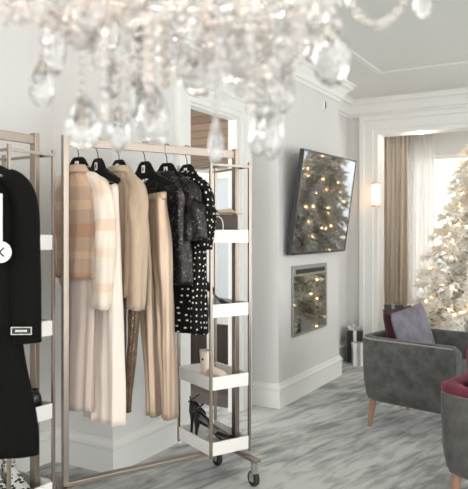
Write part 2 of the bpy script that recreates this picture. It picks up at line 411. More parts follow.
# the room behind the doorway
struct('floor_hall', box(B(), (-4.6, 4.25, -.02), (XC - .07, 6.6, .004)), M['darkfloor'])
struct('floor_hall_carpet', box(B(), (-4.6, YB + .12, -.02), (XC - .07, 4.25, .002)), M['carpet'])
bm = B(); box(bm, (-4.6, 5.6, 0), (XC - .07, 5.7, 2.95))
struct('wall_hall', bm, M['wall'])
struct('wall_hall_left', box(B(), (-4.7, YB, 0), (-4.6, 5.7, 2.95)), M['wall'])
struct('ceiling_hall', box(B(), (-4.7, YB, 2.95), (XC - .07, 5.7, 3.05)), M['ceil'])
struct('trim_cladding', box(B(), (-4.59, 5.555, 2.02), (XC - .075, 5.6, 2.94)), M['planks'])
hd = thing('glazed_door', 'pale glazed door with dark slatted base panel seen through the doorway', 'door', (-3.1, 5.53, 0))
bm = B(); box(bm, (-.95, 0, 0), (-.87, .05, 2.0), .005); box(bm, (-.39, 0, 0), (-.29, .05, 2.0), .005); box(bm, (.2, 0, 0), (.28, .05, 2.0), .005)
for z in (.43, 1.9): box(bm, (-.87, .002, z), (-.39, .048, z + .09)); box(bm, (-.29, .002, z), (.2, .048, z + .09))
obj('door_frame', bm, M['trim'], hd)
bm = B(); box(bm, (-.87, .02, .52), (-.39, .03, 1.9)); box(bm, (-.29, .02, .52), (.2, .03, 1.9)); g = obj('glass', bm, M['doorglass'], hd); g['label'] = 'pale reflective glass'
bm = B(); box(bm, (-.87, .012, .0), (-.39, .03, .43)); box(bm, (-.29, .012, .0), (.2, .03, .43)); obj('base_panel', bm, M['slats'], hd)['label'] = 'dark brown vertical slats'
hl = thing('added_hall_light', 'small round ceiling light added to brighten the room beyond the doorway', 'light', (-3.2, 4.4, 2.95))  # lamp out of view, added to light the hall
obj('lamp_shade', lathe(B(), [(.16, 0), (.17, -.03), (.12, -.07), (.02, -.085)], 20), M['lampglass'], hl)

# ------------------------------------------------------------------ curtains
def curtain(name, x0, x1, y, z0, z1, m, folds, amp, label, cat):
    bm = B(); n = int(folds * 10); rings = []
    for z in [z0 + (z1 - z0) * k / 10 for k in range(11)]:
        ring = []
        for i in range(n + 1):
            s = i / n; tt = (z - z0) / (z1 - z0)
            a = amp * (1.1 - .35 * tt) 
            ring.append(Vector((x0 + (x1 - x0) * s + .01 * math.sin(3 * s * folds + z), y + a * math.sin(2 * PI * folds * s + .3 * math.sin(z * 2)) + .3 * a * math.sin(5.1 * folds * s + 1), z)))
        rings.append(ring)
    loft(bm, rings, closed=False)
    o = obj(name, bm, m, smooth=True)
    md = o.modifiers.new('s', 'SOLIDIFY'); md.thickness = .004
    return tag(o, label, cat)
curtain('drape_curtain', -2.42, -2.0, 7.72, .012, 2.6, M['drape'], 7, .03, 'beige floor-length drape gathered at the left of the bay window', 'curtain')
curtain('sheer_curtain', -2.12, -1.72, 7.86, .012, 2.6, M['sheer'], 7, .022, 'white translucent sheer curtain beside the beige drape', 'curtain')
tag(obj('curtain_rod', tube(B(), [(-2.48, 7.79, 2.6), (1.58, 7.79, 2.6)], .016, 10), M['trim']), 'white curtain track along the top of the bay', 'curtain rod')

nb = thing('added_building', 'pale building added across the street to cut the bay window backlight', 'building', (0, 15, 0))  # building added outside to tone down the backlight through the bay window
bm = B(); box(bm, (-14, 0, -4), (8, 3, 9)); obj('wall', bm, mat('pale_render', (228, 230, 230), .9, var=.01), nb)
for x in range(-13, 7, 3):
    for z in (-1, 2.2, 5.4):
        f = obj('window', box(B(), (x, -.06, z), (x + 1.3, -.001, z + 1.9), .02), M['trim'], nb); obj('pane', box(B(), (x + .12, -.075, z + .12), (x + 1.18, -.061, z + 1.78)), M['doorglass'], f)

# ------------------------------------------------------------------ TV, fireplace, small wall fittings
V = Vector
def slab(bm, c4, th, n):
    a = [bm.verts.new(p) for p in c4]; b = [bm.verts.new(p + n * th) for p in c4]
    bm.faces.new(a); bm.faces.new(list(reversed(b)))
    for i in range(4): bm.faces.new((a[i], b[i], b[(i + 1) % 4], a[(i + 1) % 4]))
    return bm
tv = thing('television', 'large flat television tilted forward on the chimney breast wall', 'television', (XT, 5.13, 1.2))
y0, y1 = 4.535 - 5.13, 5.755 - 5.13
bl = V((.06, y0, -.025)); br = V((.06, y1, -.02)); tr = V((.175, y1, .825)); tl = V((.175, y0, .80))
nrm = (br - bl).cross(tl - bl).normalized()
if nrm.x < 0: nrm = -nrm
bm = slab(B(), [bl, br, tr, tl], .028, -nrm); obj('casing', bm, M['screenframe'], tv)
def inset(c4, a, off):
    c = sum(c4, V()) / 4
    ex = (c4[1] - c4[0]).normalized(); ez = (c4[3] - c4[0]).normalized()
    s = [(1, 1), (-1, 1), (-1, -1), (1, -1)]
    return [p + ex * (sx * a) + ez * (sz * a) + nrm * off for p, (sx, sz) in zip(c4, s)]
sc4 = inset([bl, br, tr, tl], .014, .004)
obj('screen', slab(B(), sc4, .003, -nrm), M['screen'], tv)['label'] = 'dark glossy screen'
bm = B(); ring = [bl, br, tr, tl]
for i in range(4):
    p, q = ring[i], ring[(i + 1) % 4]; p2, q2 = sc4[i], sc4[(i + 1) % 4]
    a = [bm.verts.new(v) for v in (p + nrm * .007, q + nrm * .007, q2 + nrm * .003, p2 + nrm * .003)]; bm.faces.new(a)
    b = [bm.verts.new(v) for v in (p, q, q + nrm * .007, p + nrm * .007)]; bm.faces.new(b)
obj('bezel', bm, M['screenframe'], tv)
bm = B(); box(bm, (.001, -.2, .2), (.025, .2, .55), .004); tube(bm, [(.02, -.1, .5), (.085, -.1, .45)], .012, 8); tube(bm, [(.02, .1, .5), (.085, .1, .45)], .012, 8); tube(bm, [(.02, 0, .25), (.05, 0, .3)], .012, 8)
obj('wall_bracket', bm, M['screenframe'], tv)

fp = thing('fireplace_insert', 'wall fireplace insert with reflective glass set below the television', 'fireplace', (XT, 5.06, .51))
bm = B(); hw, hh = .37, .573
for lo, hi in (((0, -hw, 0), (.016, hw, .018)), ((0, -hw, hh - .085), (.016, hw, hh)), ((0, -hw, .018), (.016, -hw + .018, hh - .085)), ((0, hw - .018, .018), (.016, hw, hh - .085))): box(bm, lo, hi, .002)
obj('frame', bm, mat('grey_metal_frame', (150, 152, 150), .35, metal=.6), fp)
obj('glass', box(B(), (0, -hw + .018, .018), (.01, hw - .018, hh - .086)), M['fireglass'], fp)['label'] = 'mirror-like dark glass'
obj('vent_slot', box(B(), (.0165, -hw + .06, hh - .068), (.02, hw - .06, hh - .032), .001), M['dark'], fp)['label'] = 'long black slot'

sn = thing('wall_sensor', 'small white sensor with dark slit high on the chimney wall', 'sensor', (XT, 5.38, 2.49))
obj('housing', lathe(B(), [(.016, -.045), (.026, -.035), (.026, .035), (.016, .045)], 14), M['white'], sn)
obj('slit', box(B(), (.018, -.014, -.03), (.03, -.004, .035), .003), M['dark'], sn)

p = at(377, 195, 6.55)
sc = thing('wall_sconce', 'glowing frosted cylinder sconce with brass caps on the opening casing', 'sconce', (OX0 + .0, YW - .1, 1.75))
obj('shade', lathe(B(), [(.043, -.11), (.043, .11)], 20), M['lampglass'], sc)
for z in (-.125, .11): obj('cap', lathe(B(), [(.047, z), (.047, z + .015)], 20), M['brass'], sc)
bm = B(); box(bm, (-.03, .05, -.06), (.03, .065, .06), .004); tube(bm, [(0, .055, 0), (0, .045, 0)], .012); obj('back_plate', bm, M['brass'], sc)
dl = thing('downlight', 'tiny recessed spotlight shining under the opening lintel', 'light', (-1.62, YW + .1, OZ))
obj('ring', lathe(B(), [(.045, 0), (.045, -.006), (.034, -.006), (.034, 0)], 20), M['chrome'], dl); obj('lens', lathe(B(), [(.033, -.001), (.03, -.005)], 16), M['bulb'], dl)

# ------------------------------------------------------------------ garment racks
def make_rack(name, label, loc, rz, length, hl=.2, dz=0, zb=.157):
    """origin at floor under the right upright; local x across (towards the camera side), local y along the rail to the right end"""
    t = thing(name, label, 'clothes rack', loc, rz)
    zr = 1.785
    u = .019
    for y, x in ((0, 0), (-length, 0)):
        bm = B(); box(bm, (-u, y - u * .7, zb), (u, y + u * .7, zr + .03), .002); obj('upright', bm, M['rose'], t)
    bm = B(); box(bm, (-.008, -length + .01, zr - .022), (.008, -.01, zr + .02), .002); obj('hanging_rail', bm, M['rose'], t)
    bm = B(); box(bm, (-.022, -length, zb - .005), (.022, 0, zb + .016), .003); obj('base_bar', bm, M['rose'], t)
    for y in (0, -length):
        h = hl if y == 0 else .2
        ft = obj('foot', box(B(), (-h, y - .022, zb - .022), (h, y + .022, zb - .0055), .003), M['rose'], t)
        for x in (-h + .03, h - .03):
            bm = B(); lathe(bm, [(.008, .06), (.02, .075), (.02, zb - .0225)], 12, (x, y, 0))
            for s in (-1, 1): box(bm, (x - .026, y + s * .017 - .002, .03), (x + .014, y + s * .017 + .002, .075), .001)
            c = obj('caster', bm, M['chrome'], t)
            bm = B(); lathe(bm, [(.02, -.014), (.04, -.012), (.043, 0), (.04, .012), (.02, .014)], 18)
            bmesh.ops.transform(bm, matrix=Matrix.Translation((x - .01, y, .0435)) @ Matrix.Rotation(PI / 2, 4, 'X'), verts=bm.verts)
            obj('wheel', bm, M['rubber'], c)
    # shelf tower
    xa, xb, ya, yb = -.262, .092, -.215, .03
    pr = .007
    for x in (xa, xb):
        for y in (ya, yb):
            obj('shelf_post', box(B(), (x - pr, y - pr, zb + .005), (x + pr, y + pr, 1.735), .001), M['rose'], t)
    bm = B(); z = 1.705
    for y in (ya, yb): box(bm, (xa + pr, y - .006, z), (xb - pr, y + .006, z + .012))
    for x in (xa, xb): box(bm, (x - .006, ya + pr, z), (x + .006, yb - pr, z + .012))
    obj('top_frame', bm, M['rose'], t)
    for z in (.175 + (-.043 if dz else 0), .52 + dz, .903 + dz, 1.297 + dz):
        bm = B(); i = pr + .001
        x0, x1, y0_, y1_ = xa + i, xb - i, ya + i, yb - i
        box(bm, (x0, y0_, z), (x1, y1_, z + .012))
        th = .01; hgt = .07
        box(bm, (x0, y0_ - .012, z), (x1, y0_ - .002, z + hgt), .0015); box(bm, (x0, y1_ + .002, z), (x1, y1_ + .012, z + hgt), .0015)
        box(bm, (x0 - .012, y0_, z), (x0 - .002, y1_, z + hgt), .0015); box(bm, (x1 + .002, y0_, z), (x1 + .012, y1_, z + hgt), .0015)
        box(bm, (x0 - .002, y0_ - .002, z), (x1 + .002, y1_ + .002, z + .02))
        obj('shelf_tray', bm, M['tray'], t)['label'] = 'white open-top tray'
    return t
RA = math.radians(-27)
RO = V((-1.76, 3.09, 0)); RL = V((-math.sin(RA), math.cos(RA), 0)); RW = V((math.cos(RA), math.sin(RA), 0))
RLEN = .965
make_rack('clothes_rack', 'rose-metal clothes rack with six hangers and a shelf tower at its right end', RO, RA, RLEN, .215)
QA = math.radians(-3)
QO = V((-2.292, 2.13, 0)); QL = V((-math.sin(QA), math.cos(QA), 0)); QW = V((math.cos(QA), math.sin(QA), 0))
make_rack('clothes_rack', 'rose-metal clothes rack at the left edge, mostly hidden behind the black coat', QO, QA, 1.0, .15, -.025, .11)
def rail_at(px):
    """distance along the rail (0 at right upright) where the ray through column px crosses it"""
    k = (px - 234) / 640
    # (RO - RL*t): u/d = k
    u0, d0 = RO.dot(R), RO.dot(F); ul, dl_ = RL.dot(R), RL.dot(F)
    return (u0 - k * d0) / (ul - k * dl_)
ZRAIL = 1.805

# ------------------------------------------------------------------ hangers
def make_hanger(loc, rz, label, clips=False, w=.21, name='clothes_hanger'):
    t = thing(name, label, 'hanger', loc, rz, None)
    # hook: loops over the rail
    pts = [(-.0, .018, -.012), (0, .0165, .002), (0, .006, .0065), (0, -.008, .0065), (0, -.0165, -.004), (0, -.0165, -.03), (0, -.006, -.055), (0, 0, -.075), (0, 0, -.1)]
    obj('hook', tube(B(), smoothpts(pts, 5), .0024, 8), M['steel'], t)
    out = [(-.026, -.092), (.026, -.092), (.042, -.104), (.062, -.142), (.095, -.16), (w * .78, -.182), (w, -.2), (w + .006, -.214), (w - .012, -.226), (w * .7, -.212), (.075, -.19), (.03, -.178), (0, -.176)]
    out = out + [(-x, z) for x, z in reversed(out[2:-1])]
    bm = poly_extrude(B(), [V((x, -.009, z)) for x, z in out], (0, .018, 0))
    bmesh.ops.bevel(bm, geom=[e for e in bm.edges if abs((e.verts[0].co - e.verts[1].co).y) < .001], offset=.003, segments=2, affect='EDGES')
    obj('shoulder_bar', bm, M['black'], t)
    lb = obj('size_plate', box(B(), (-.012, -.0125, -.15), (.012, -.0096, -.112), .0005), M['white'], t); lb['label'] = 'white rectangular plate'
    obj('mark', box(B(), (-.004, -.0135, -.14), (.004, -.0123, -.122)), M['dark'], lb)
    if clips:
        obj('clip_bar', tube(B(), [(-.17, 0, -.232), (.17, 0, -.232)], .002, 8), M['steel'], t)
        bm = B(); tube(bm, [(0, 0, -.18), (0, 0, -.232)], .002, 6)
        obj('clip_stem', bm, M['steel'], t)
        for x in (-.08, .125):
            bm = B(); box(bm, (x - .013, -.012, -.262), (x + .013, -.003, -.218), .002); box(bm, (x - .013, .003, -.262), (x + .013, .012, -.218), .002); box(bm, (x - .013, -.003, -.226), (x + .013, .003, -.218))
            obj('clip', bm, M['black'], t)
    return t

# ------------------------------------------------------------------ cloth
def cloth(bm, keys, z0, z1, rows=26, n=56, folds=7, amp=(.0, .012), seed=0, cap=False, sq=.8, rag=0, slant=0):
    """closed tube of cloth; keys: (z, cx, cy, hw, ht); amplitude grows from top (z0) to hem (z1)"""
    ks = sorted(keys); rings = []; uvs = []; sx0 = .12
    rng = random.Random(seed); ph = rng.random() * 6
    for i in range(rows + 1):
        s = i / rows; z = z0 + (z1 - z0) * s
        cx, cy, hw, ht = interp(ks, z); a = amp[0] + (amp[1] - amp[0]) * s
        ring = []; uvr = []
        for j in range(n):
            th = 2 * PI * j / n; c, sn_ = math.cos(th), math.sin(th)
            x = hw * (abs(c) ** sq) * (1 if c > 0 else -1); y = ht * (abs(sn_) ** .9) * (1 if sn_ > 0 else -1)
            f = a * (math.sin(folds * th + ph + .5 * math.sin(2.2 * z * 3 + ph)) + .5 * math.sin((folds * 2 + 1) * th + 2 * ph - z * 3))
            nv = V((c * .35, sn_, 0))
            q = V((cx + x, cy + y, z)) + nv * f
            w = noise.noise(V((q.x * 9, q.y * 9 + seed * 3, z * 6))) * .006
            q += nv * w
            if slant: q.z += slant * (q.x - sx0) * (1 - s) ** 1.5
            if rag and i == rows: q.z += rag * math.sin(3 * th + ph)
            ring.append(q); uvr.append((j / n * (4 * hw + .1), z0 - z))
        rings.append(ring); uvs.append(uvr)
    return loft(bm, rings, uv=uvs, cap0=cap)
def sleeve(bm, pts, r, rows=18, n=28, seed=0, wr=.009, flat=.75):
    P = smoothpts(pts, 6); m = len(P); fr = frames(P); rings = []; uvs = []; L = 0
    for i, p in enumerate(P):
        if i: L += (P[i] - P[i - 1]).length
        s = i / (m - 1); k = s * (len(r) - 1); a = int(min(k, len(r) - 2)); rad = r[a] + (r[a + 1] - r[a]) * (k - a)
        T = (P[min(m - 1, i + 1)] - P[max(0, i - 1)]).normalized()
        ux = V((1, 0, 0)); ux = (ux - T * ux.dot(T)).normalized(); uy = T.cross(ux)
        ring = []; uvr = []
        for j in range(n):
            th = 2 * PI * j / n
            w = wr * math.sin(3 * th + 9 * s + seed) * s + wr * noise.noise(V((math.cos(th) * 2, math.sin(th) * 2, s * 7 + seed * 5)))
            ring.append(p + ux * (math.cos(th) * (rad + w)) + uy * (math.sin(th) * (rad * flat + w)))
            uvr.append((j / n * 2 * PI * rad, L))
        rings.append(ring); uvs.append(uvr)
    return loft(bm, rings, uv=uvs)
def solid(o, th=.003):
    md = o.modifiers.new('s', 'SOLIDIFY'); md.thickness = th; md.offset = -1; return o
def hang_pos(px): 
    t = rail_at(px); return RO - RL * t + V((0, 0, ZRAIL))

RZ = {}
def top(name, px, rz, label, cat, m_body, m_sl, zt, hem, hw, sl_end, sl_r, collar=None, folds=8, amp=.014, seed=1, ht=.045, hemw=None, sl_in=.02, tuck=True):
    """blouse on a hanger: local z measured from the rail"""
    t = thing(name, label, cat, hang_pos(px), rz)
    zs = zt - ZRAIL; zh = hem - ZRAIL; hemw = hemw or hw * 1.02
    keys = [(zs + .03, 0, 0, .058, .04), (zs, 0, 0, .07, .042), (zs - .03, 0, 0, hw * .7, .042), (zs - .065, 0, 0, hw * .95, .046), (zs - .10, 0, 0, hw, ht + .012), (zs - .25, 0, 0, hw * .95, ht + .012), (zh, 0, 0, hemw, ht + .016)]
    bm = cloth(B(), keys, zs + .03, zh, folds=folds, amp=(.002, amp), seed=seed); solid(obj('body', bm, m_body, t, smooth=True))
    for s in (-1, 1):
        zl = sl_end - ZRAIL
        pts = [(s * .05, 0, zs - .012), (s * (hw - .045), 0, zs - .04), (s * (hw + .004), -.002, zs - .095), (s * (hw + .02), -.006, zs - .19), (s * (hw + .03 - sl_in * .3), -.012, (zs + zl) / 2), (s * (hw + .03 - sl_in), -.016, zl)]
        if tuck and s < 0: pts = [V(pts[0]), V(pts[1]), V((-(hw - .01), .012, zs - .09)), V((-(hw - .02), .02, zs - .18)), V((-(hw - .03), .025, (zs + zl) / 2)), V((-(hw - .05), .03, zl + .1))]
        solid(obj('sleeve', sleeve(B(), pts, [.026, .036] + sl_r, seed=seed + s), m_sl, t, smooth=True))
    if collar:
        bm = cloth(B(), [(zs + .005, 0, 0, .08, .05), (zs + .03, 0, 0, .062, .044), (zs + collar, 0, 0, .05, .038)], zs + collar, zs + .005, rows=6, folds=3, amp=(.002, .002), seed=seed + 9)
        solid(obj('collar', bm, m_body, t, smooth=True))
    return t
def trousers(name, px, rz, label, m, zt, hem, hw, leg_w, seed=1, taper=1.0, dx=0, amp=.012, ht=.03, lgap=.5, loc=None, dh=0, slant=0, gather=.003, nf=5):
    t = thing(name, label, 'trousers' if 'trouser' in label else 'skirt', loc or hang_pos(px), rz)
    zs = zt - ZRAIL; zh = hem - ZRAIL; zc = zs - .27
    solid(obj('waistband', cloth(B(), [(zs + .002, dx, 0, hw + .003, ht * .7 + .003), (zs - .035, dx, 0, hw + .004, ht * .75 + .003)], zs + .002, zs - .035, rows=3, folds=13, amp=(gather * .8, gather * .6), seed=seed, slant=slant), m, t, smooth=True))
    for s in (-1, 1):
        keys = [(zs, dx + s * hw * .49, 0, hw * .53, ht * .72), (zs - .05, dx + s * hw * .49, 0, hw * .54, ht * .85), (zc, dx + dh * .3 + s * hw * .5, 0, hw * .58, ht * 1.25), (zc - .2, dx + dh * .5 + s * (hw * .5 + .005), s * .004, (hw * .55 + leg_w) / 2, ht * 1.15), (zh, dx + dh + s * (hw * lgap), s * .008, leg_w, ht * taper)]
        solid(obj('leg', cloth(B(), keys, zs - .004, zh, rows=34, n=44, folds=nf, amp=(gather, amp), seed=seed + s + 3, sq=.85, slant=slant), m, t, smooth=True))
    return t
rz1 = math.radians(-17)
top('striped_blouse', 78.5, math.radians(-3), 'tan striped knit blouse with sleeves coloured pale as if lit, leftmost garment on the main rack', 'blouse', M['stripe'], M['stripe_lit'], 1.632, 1.135, .155, 1.0, [.045, .052, .052, .05, .052, .05], collar=.04, seed=2, ht=.03, hemw=.145, amp=.009)
t = thing('slip_dress', 'pale pink long slip hanging below the striped blouse', 'dress', hang_pos(78.5) + V((0, 0, -.005)), math.radians(-3))
solid(obj('body', cloth(B(), [(-.25, 0, 0, .085, .02), (-.35, 0, 0, .105, .024), (-.7, .015, 0, .095, .026), (-1.29, .01, 0, .085, .03)], -.25, -1.29, rows=34, folds=5, amp=(.002, .007), seed=5, rag=.006), M['pink'], t, smooth=True))
for s in (-1, 1): obj('strap', tube(B(), [(s * .07, 0, -.253), (s * .085, 0, -.2), (s * .085, .0, -.16), (s * .07, .015, -.253)], .003, 6), M['pink'], t)
trousers('wide_trousers', 98, math.radians(-20), 'cream wide-leg trousers clipped by the waist, second garment from the left', M['cream'], 1.565, .455, .12, .07, seed=11, amp=.012, ht=.03, taper=1.5, lgap=.55, dx=.05, dh=.02, slant=.28)
top('crinkle_shirt', 119, math.radians(-14), 'beige crinkled long-sleeve shirt hanging between cream and champagne trousers', 'shirt', M['beige'], M['beige'], 1.645, 1.04, .145, .985, [.045, .056, .054, .05, .05, .046], collar=.035, seed=21, ht=.036)
trousers('sequin_trousers', 119, math.radians(-14), 'bronze sequinned narrow trousers showing below the beige shirt', M['goldseq'], 1.5, .47, .10, .012, seed=25, amp=.004, ht=.02, taper=.7, lgap=.12, dx=.085, loc=hang_pos(119), dh=-.035)
trousers('satin_trousers', 145, math.radians(-12), 'champagne satin pleated trousers clipped at the waist', M['satin'], 1.548, .44, .11, .034, seed=33, amp=.012, ht=.032, taper=1.1, lgap=.42, dx=.04, dh=.085, slant=.12, gather=.005, nf=3)
top('sequin_blouse', 167, math.radians(2), 'charcoal sequinned short-sleeve blouse next to the polka dot dress', 'blouse', M['sequin'], M['sequin'], 1.64, 1.085, .15, 1.31, [.048, .058, .06, .058], seed=41, ht=.034, sl_in=-.01)
top('polka_dot_dress', 187, math.radians(-16), 'black dress with white polka dots, rightmost garment on the main rack', 'dress', M['dots'], M['dots'], 1.645, .83, .145, 1.27, [.045, .055, .054, .05], seed=51, ht=.04, hemw=.15, folds=8, amp=.012, sl_in=.03)
for px, rz, lb, cl in ((78.5, -3, 'black hanger inside the striped blouse, nearest the left upright', False), (98, -20, 'black hanger with trouser clips holding the cream trousers', True), (119, -16, 'black hanger carrying the beige crinkled shirt', False),
                       (145, -14, 'black hanger with trouser clips holding the champagne trousers', True), (167, -4, 'black hanger carrying the charcoal sequinned blouse', False), (187, -16, 'black hanger carrying the polka dot dress', False)):
    make_hanger(hang_pos(px), math.radians(rz), lb, cl, w=.2 if cl else .14)

# ------------------------------------------------------------------ black coat
cp = V((-2.318, 2.13, 0)) - QL * .385 + QW * .085
cz = math.radians(32)
hg = make_hanger(V((cp.x, cp.y, ZRAIL)), cz, 'black hanger under the black coat on the left rack', False, w=.18)
ct = thing('wool_coat', 'long black wool coat hanging at the left edge of the photo', 'coat', (cp.x, cp.y, ZRAIL), cz)
keys = [(-.16, 0, 0, .07, .05), (-.20, 0, -.005, .10, .06), (-.25, 0, -.01, .165, .07), (-.31, 0, -.01, .2, .08), (-.5, 0, -.01, .2, .085), (-.85, 0, -.01, .215, .08), (-1.28, 0, -.01, .29, .085)]
solid(obj('body', cloth(B(), keys, -.16, -1.36, rows=34, n=72, folds=5, amp=(0, .008), seed=61), M['coat'], ct, smooth=True), .005)
for s in (-1, 1):
    pts = [(s * .15, -.01, -.235), (s * .205, -.012, -.28), (s * .235, -.02, -.42), (s * .24, -.03, -.65), (s * .245, -.04, -.9)]
    sv = solid(obj('sleeve', sleeve(B(), pts, [.05, .058, .06, .06, .058], seed=62 + s, wr=.004, flat=.85), M['coat'], ct, smooth=True), .005)
    if s == 1:
        lab = obj('cuff_label', box(B(), (.2, -.104, -.86), (.287, -.1, -.826), .001), M['dark'], sv); lab['label'] = 'woven cuff label with pale border and lettering'
        bm = B()
        for lo, hi in (((.203, -.105, -.858), (.284, -.1035, -.8555)), ((.203, -.105, -.8305), (.284, -.1035, -.828)), ((.203, -.105, -.8555), (.2055, -.1035, -.8305)), ((.2815, -.105, -.8555), (.284, -.1035, -.8305))): box(bm, lo, hi)
        for k in range(6): box(bm, (.22 + k * .008, -.105, -.847), (.2255 + k * .008, -.1035, -.839))
        lab2 = bm
        me = bpy.data.meshes.new('lettering'); 
        o2 = obj('lettering', lab2, M['white'], sv)
# lapels, front edge, collar
bm = B()
for s in (-1, 1):
    pts = [V((s * .045, -.075, -.155)), V((s * .13, -.098, -.235)), V((s * .165, -.108, -.30)), V((s * .125, -.112, -.345)), V((s * .03, -.112, -.66)), V((s * .012, -.108, -.5))]
    poly_extrude(bm, pts, (0, .012, 0))
obj('lapel', bm, M['coat'], ct)
bm = tube(B(), smoothpts([(-.085, -.085, -.21), (-.075, -.03, -.15), (0, .045, -.135), (.075, -.03, -.15), (.085, -.085, -.21)], 5), .013, 8, r2=.03); obj('collar', bm, M['coat'], ct, smooth=True)
sh = obj('shirt_front', poly_extrude(B(), [V((-.05, -.085, -.2)), V((.05, -.085, -.2)), V((.115, -.098, -.3)), V((.1, -.1, -.52)), V((-.1, -.1, -.52)), V((-.115, -.098, -.3))], (0, .006, 0)), M['lining'], ct)
tg = obj('hang_tag', box(B(), (.1, -.122, -.52), (.175, -.1185, -.30), .001), M['white'], ct); tg['label'] = 'white card tag'
bm = lathe(B(), [(.001, -.002), (.042, -.002), (.042, .002), (.001, .002)], 28); bmesh.ops.transform(bm, matrix=Matrix.Translation((.17, -.1255, -.53)) @ Matrix.Rotation(PI / 2, 4, 'X'), verts=bm.verts)
rd = obj('round_badge', bm, M['white'], ct); rd['label'] = 'round white badge with black mark'
bm = B()
box(bm, (.159, -.129, -.548), (.165, -.1277, -.512))
for sgn in (1, -1): box(bm, (0, -.0006, -.003), (.026, .0006, .003), 0, Matrix.Translation((.165, -.1283, -.53)) @ Matrix.Rotation(-sgn * .75, 4, 'Y'))
obj('badge_mark', bm, M['dark'], rd)

# ------------------------------------------------------------------ shoes and bag on the trays
def shoe_pump(name, label, loc, rz, tilt=0, m=None, strap=True, heel=.095, roll=0):
    t = thing(name, label, 'shoe', loc, rz); t.rotation_euler = (roll, tilt, rz)
    m = m or M['blackleather']
    # sole line: x heel(0) -> toe(.22)
    prof = [(0, heel), (.03, heel - .002), (.07, heel * .8), (.11, heel * .42), (.15, heel * .1 + .006), (.19, .008), (.225, .01)]
    W = [.02, .026, .026, .03, .036, .03, .006]
    Ht = [.055, .05, .032, .018, .03, .022, .006]
    rings = []
    for (x, z), w, h in zip(prof, W, Ht):
        rings.append([V((x, math.cos(a) * w, z + max(0, math.sin(a)) * h)) for a in [2 * PI * k / 16 for k in range(16)]])
    bm = B(); 
    # upper: heel counter, open top at waist, closed vamp
    loft(bm, rings[:3], cap0=True); loft(bm, rings[3:], cap1=True); obj('upper', bm, m, t, smooth=True)
    bm = B(); loft(bm, [[V((x, -w, z - .003)), V((x, w, z - .003)), V((x, w, z + .003)), V((x, -w, z + .003))] for (x, z), w in zip(prof, W)], cap0=True, cap1=True); obj('sole', bm, m, t)
    obj('heel', tube(B(), [(.012, 0, heel), (.008, 0, heel * .6), (.004, 0, 0)], [.018, .008, .005], 10), m, t)
    if strap:
        pts = [V((.02 + .045 * math.sin(a) * .6, .035 * math.cos(a), heel + .065 + .02 * math.sin(a))) for a in [2 * PI * k / 20 for k in range(20)]]
        obj('ankle_strap', tube(B(), pts + [pts[0]], .0035, 6), m, t)
        obj('back_strap', tube(B(), [(0, 0, heel + .05), (-.002, 0, heel + .07)], .004, 6), m, t)
    return t
def on_tray(lx, ly, z): return RO + RW * lx + RL * ly + V((0, 0, z))
def on_tray2(lx, ly, z): return QO + QW * lx + QL * ly + V((0, 0, z))
TZ = [.1955, .5405, .9235, 1.3175]
shoe_pump('heeled_shoe', 'black ankle-strap heeled shoe on the bottom tray, nearer the front edge', on_tray(-.12, -.19, TZ[0]), RA + math.radians(44)).scale = (1.18,) * 3
shoe_pump('heeled_shoe', 'black ankle-strap heeled shoe standing at the rear of the bottom tray', on_tray(-.215, -.165, TZ[0]), RA + math.radians(38), heel=.12).scale = (1.18,) * 3
shoe_pump('heeled_shoe', 'black pointed pump on the third tray under the handbag', on_tray(-.09, -.17, TZ[2]), RA + math.radians(50), strap=False, heel=.12)

# rose gold bootie leaning upright with its sole tray beside
def sneaker(name, label, loc, rz, m, msole, L=.26, hi=.09, tilt=0):
    t = thing(name, label, 'shoe', loc, rz); t.rotation_euler = (0, tilt, rz)
    xs = [0, .02, .06, .12, .17, .21, .245, .26]
    Wd = [.018, .032, .036, .036, .043, .045, .036, .012]; Hg = [hi * .8, hi, hi * .98, hi * .8, .062, .05, .04, .015]
    k = L / .26; rings = []
    for x, w, h in zip(xs, Wd, Hg):
        rings.append([V((x * k, w * k * math.copysign(abs(math.cos(a)) ** .8, math.cos(a)), .022 + (h * k - .022) * (.5 + .5 * math.sin(a)))) for a in [2 * PI * j / 18 for j in range(18)]])
    obj('upper', loft(B(), rings, cap0=True, cap1=True), m, t, smooth=True)
    bm = B(); loft(bm, [[V((x * k, -w * k - .003, 0)), V((x * k, w * k + .003, 0)), V((x * k, w * k + .003, .026)), V((x * k, -w * k - .003, .026))] for x, w in zip(xs, Wd)], cap0=True, cap1=True)
    obj('sole', bm, msole, t)
    bm = B(); pts = [V((.055 * k + .035 * k * math.cos(a), .026 * k * math.sin(a), hi * k * (.985 - .04 * math.cos(a)))) for a in [2 * PI * j / 18 for j in range(19)]]
    obj('ankle_collar', tube(bm, pts, .006, 8), m, t)
    for i in range(4): obj('lace', tube(B(), [(.11 * k + i * .018 * k, -.018, (.082 - i * .008) * k), (.115 * k + i * .018 * k, 0, (.09 - i * .008) * k), (.11 * k + i * .018 * k, .018, (.082 - i * .008) * k)], .003, 6), msole if m != M['sneaker'] else M['dark'], t)
    return t
bt = thing('ankle_boot', 'pale rose-gold ankle boot standing on the second tray', 'shoe', on_tray(-.1, -.12, TZ[1]), RA + math.radians(20))
ks = [(0, .0, .035, .028), (.03, 0, .036, .028), (.07, -.005, .033, .028), (.11, -.01, .033, .027), (.14, -.01, .035, .029), (.142, -.01, .031, .025), (.12, -.01, .029, .023)]
obj('shaft', loft(B(), [[V((cx + 1.25 * hx * math.cos(a), 1.1 * hy * math.sin(a), .014 + z)) for a in [2 * PI * j / 18 for j in range(18)]] for z, cx, hx, hy in ks], cap0=True, cap1=True), M['rosegold'], bt, smooth=True)
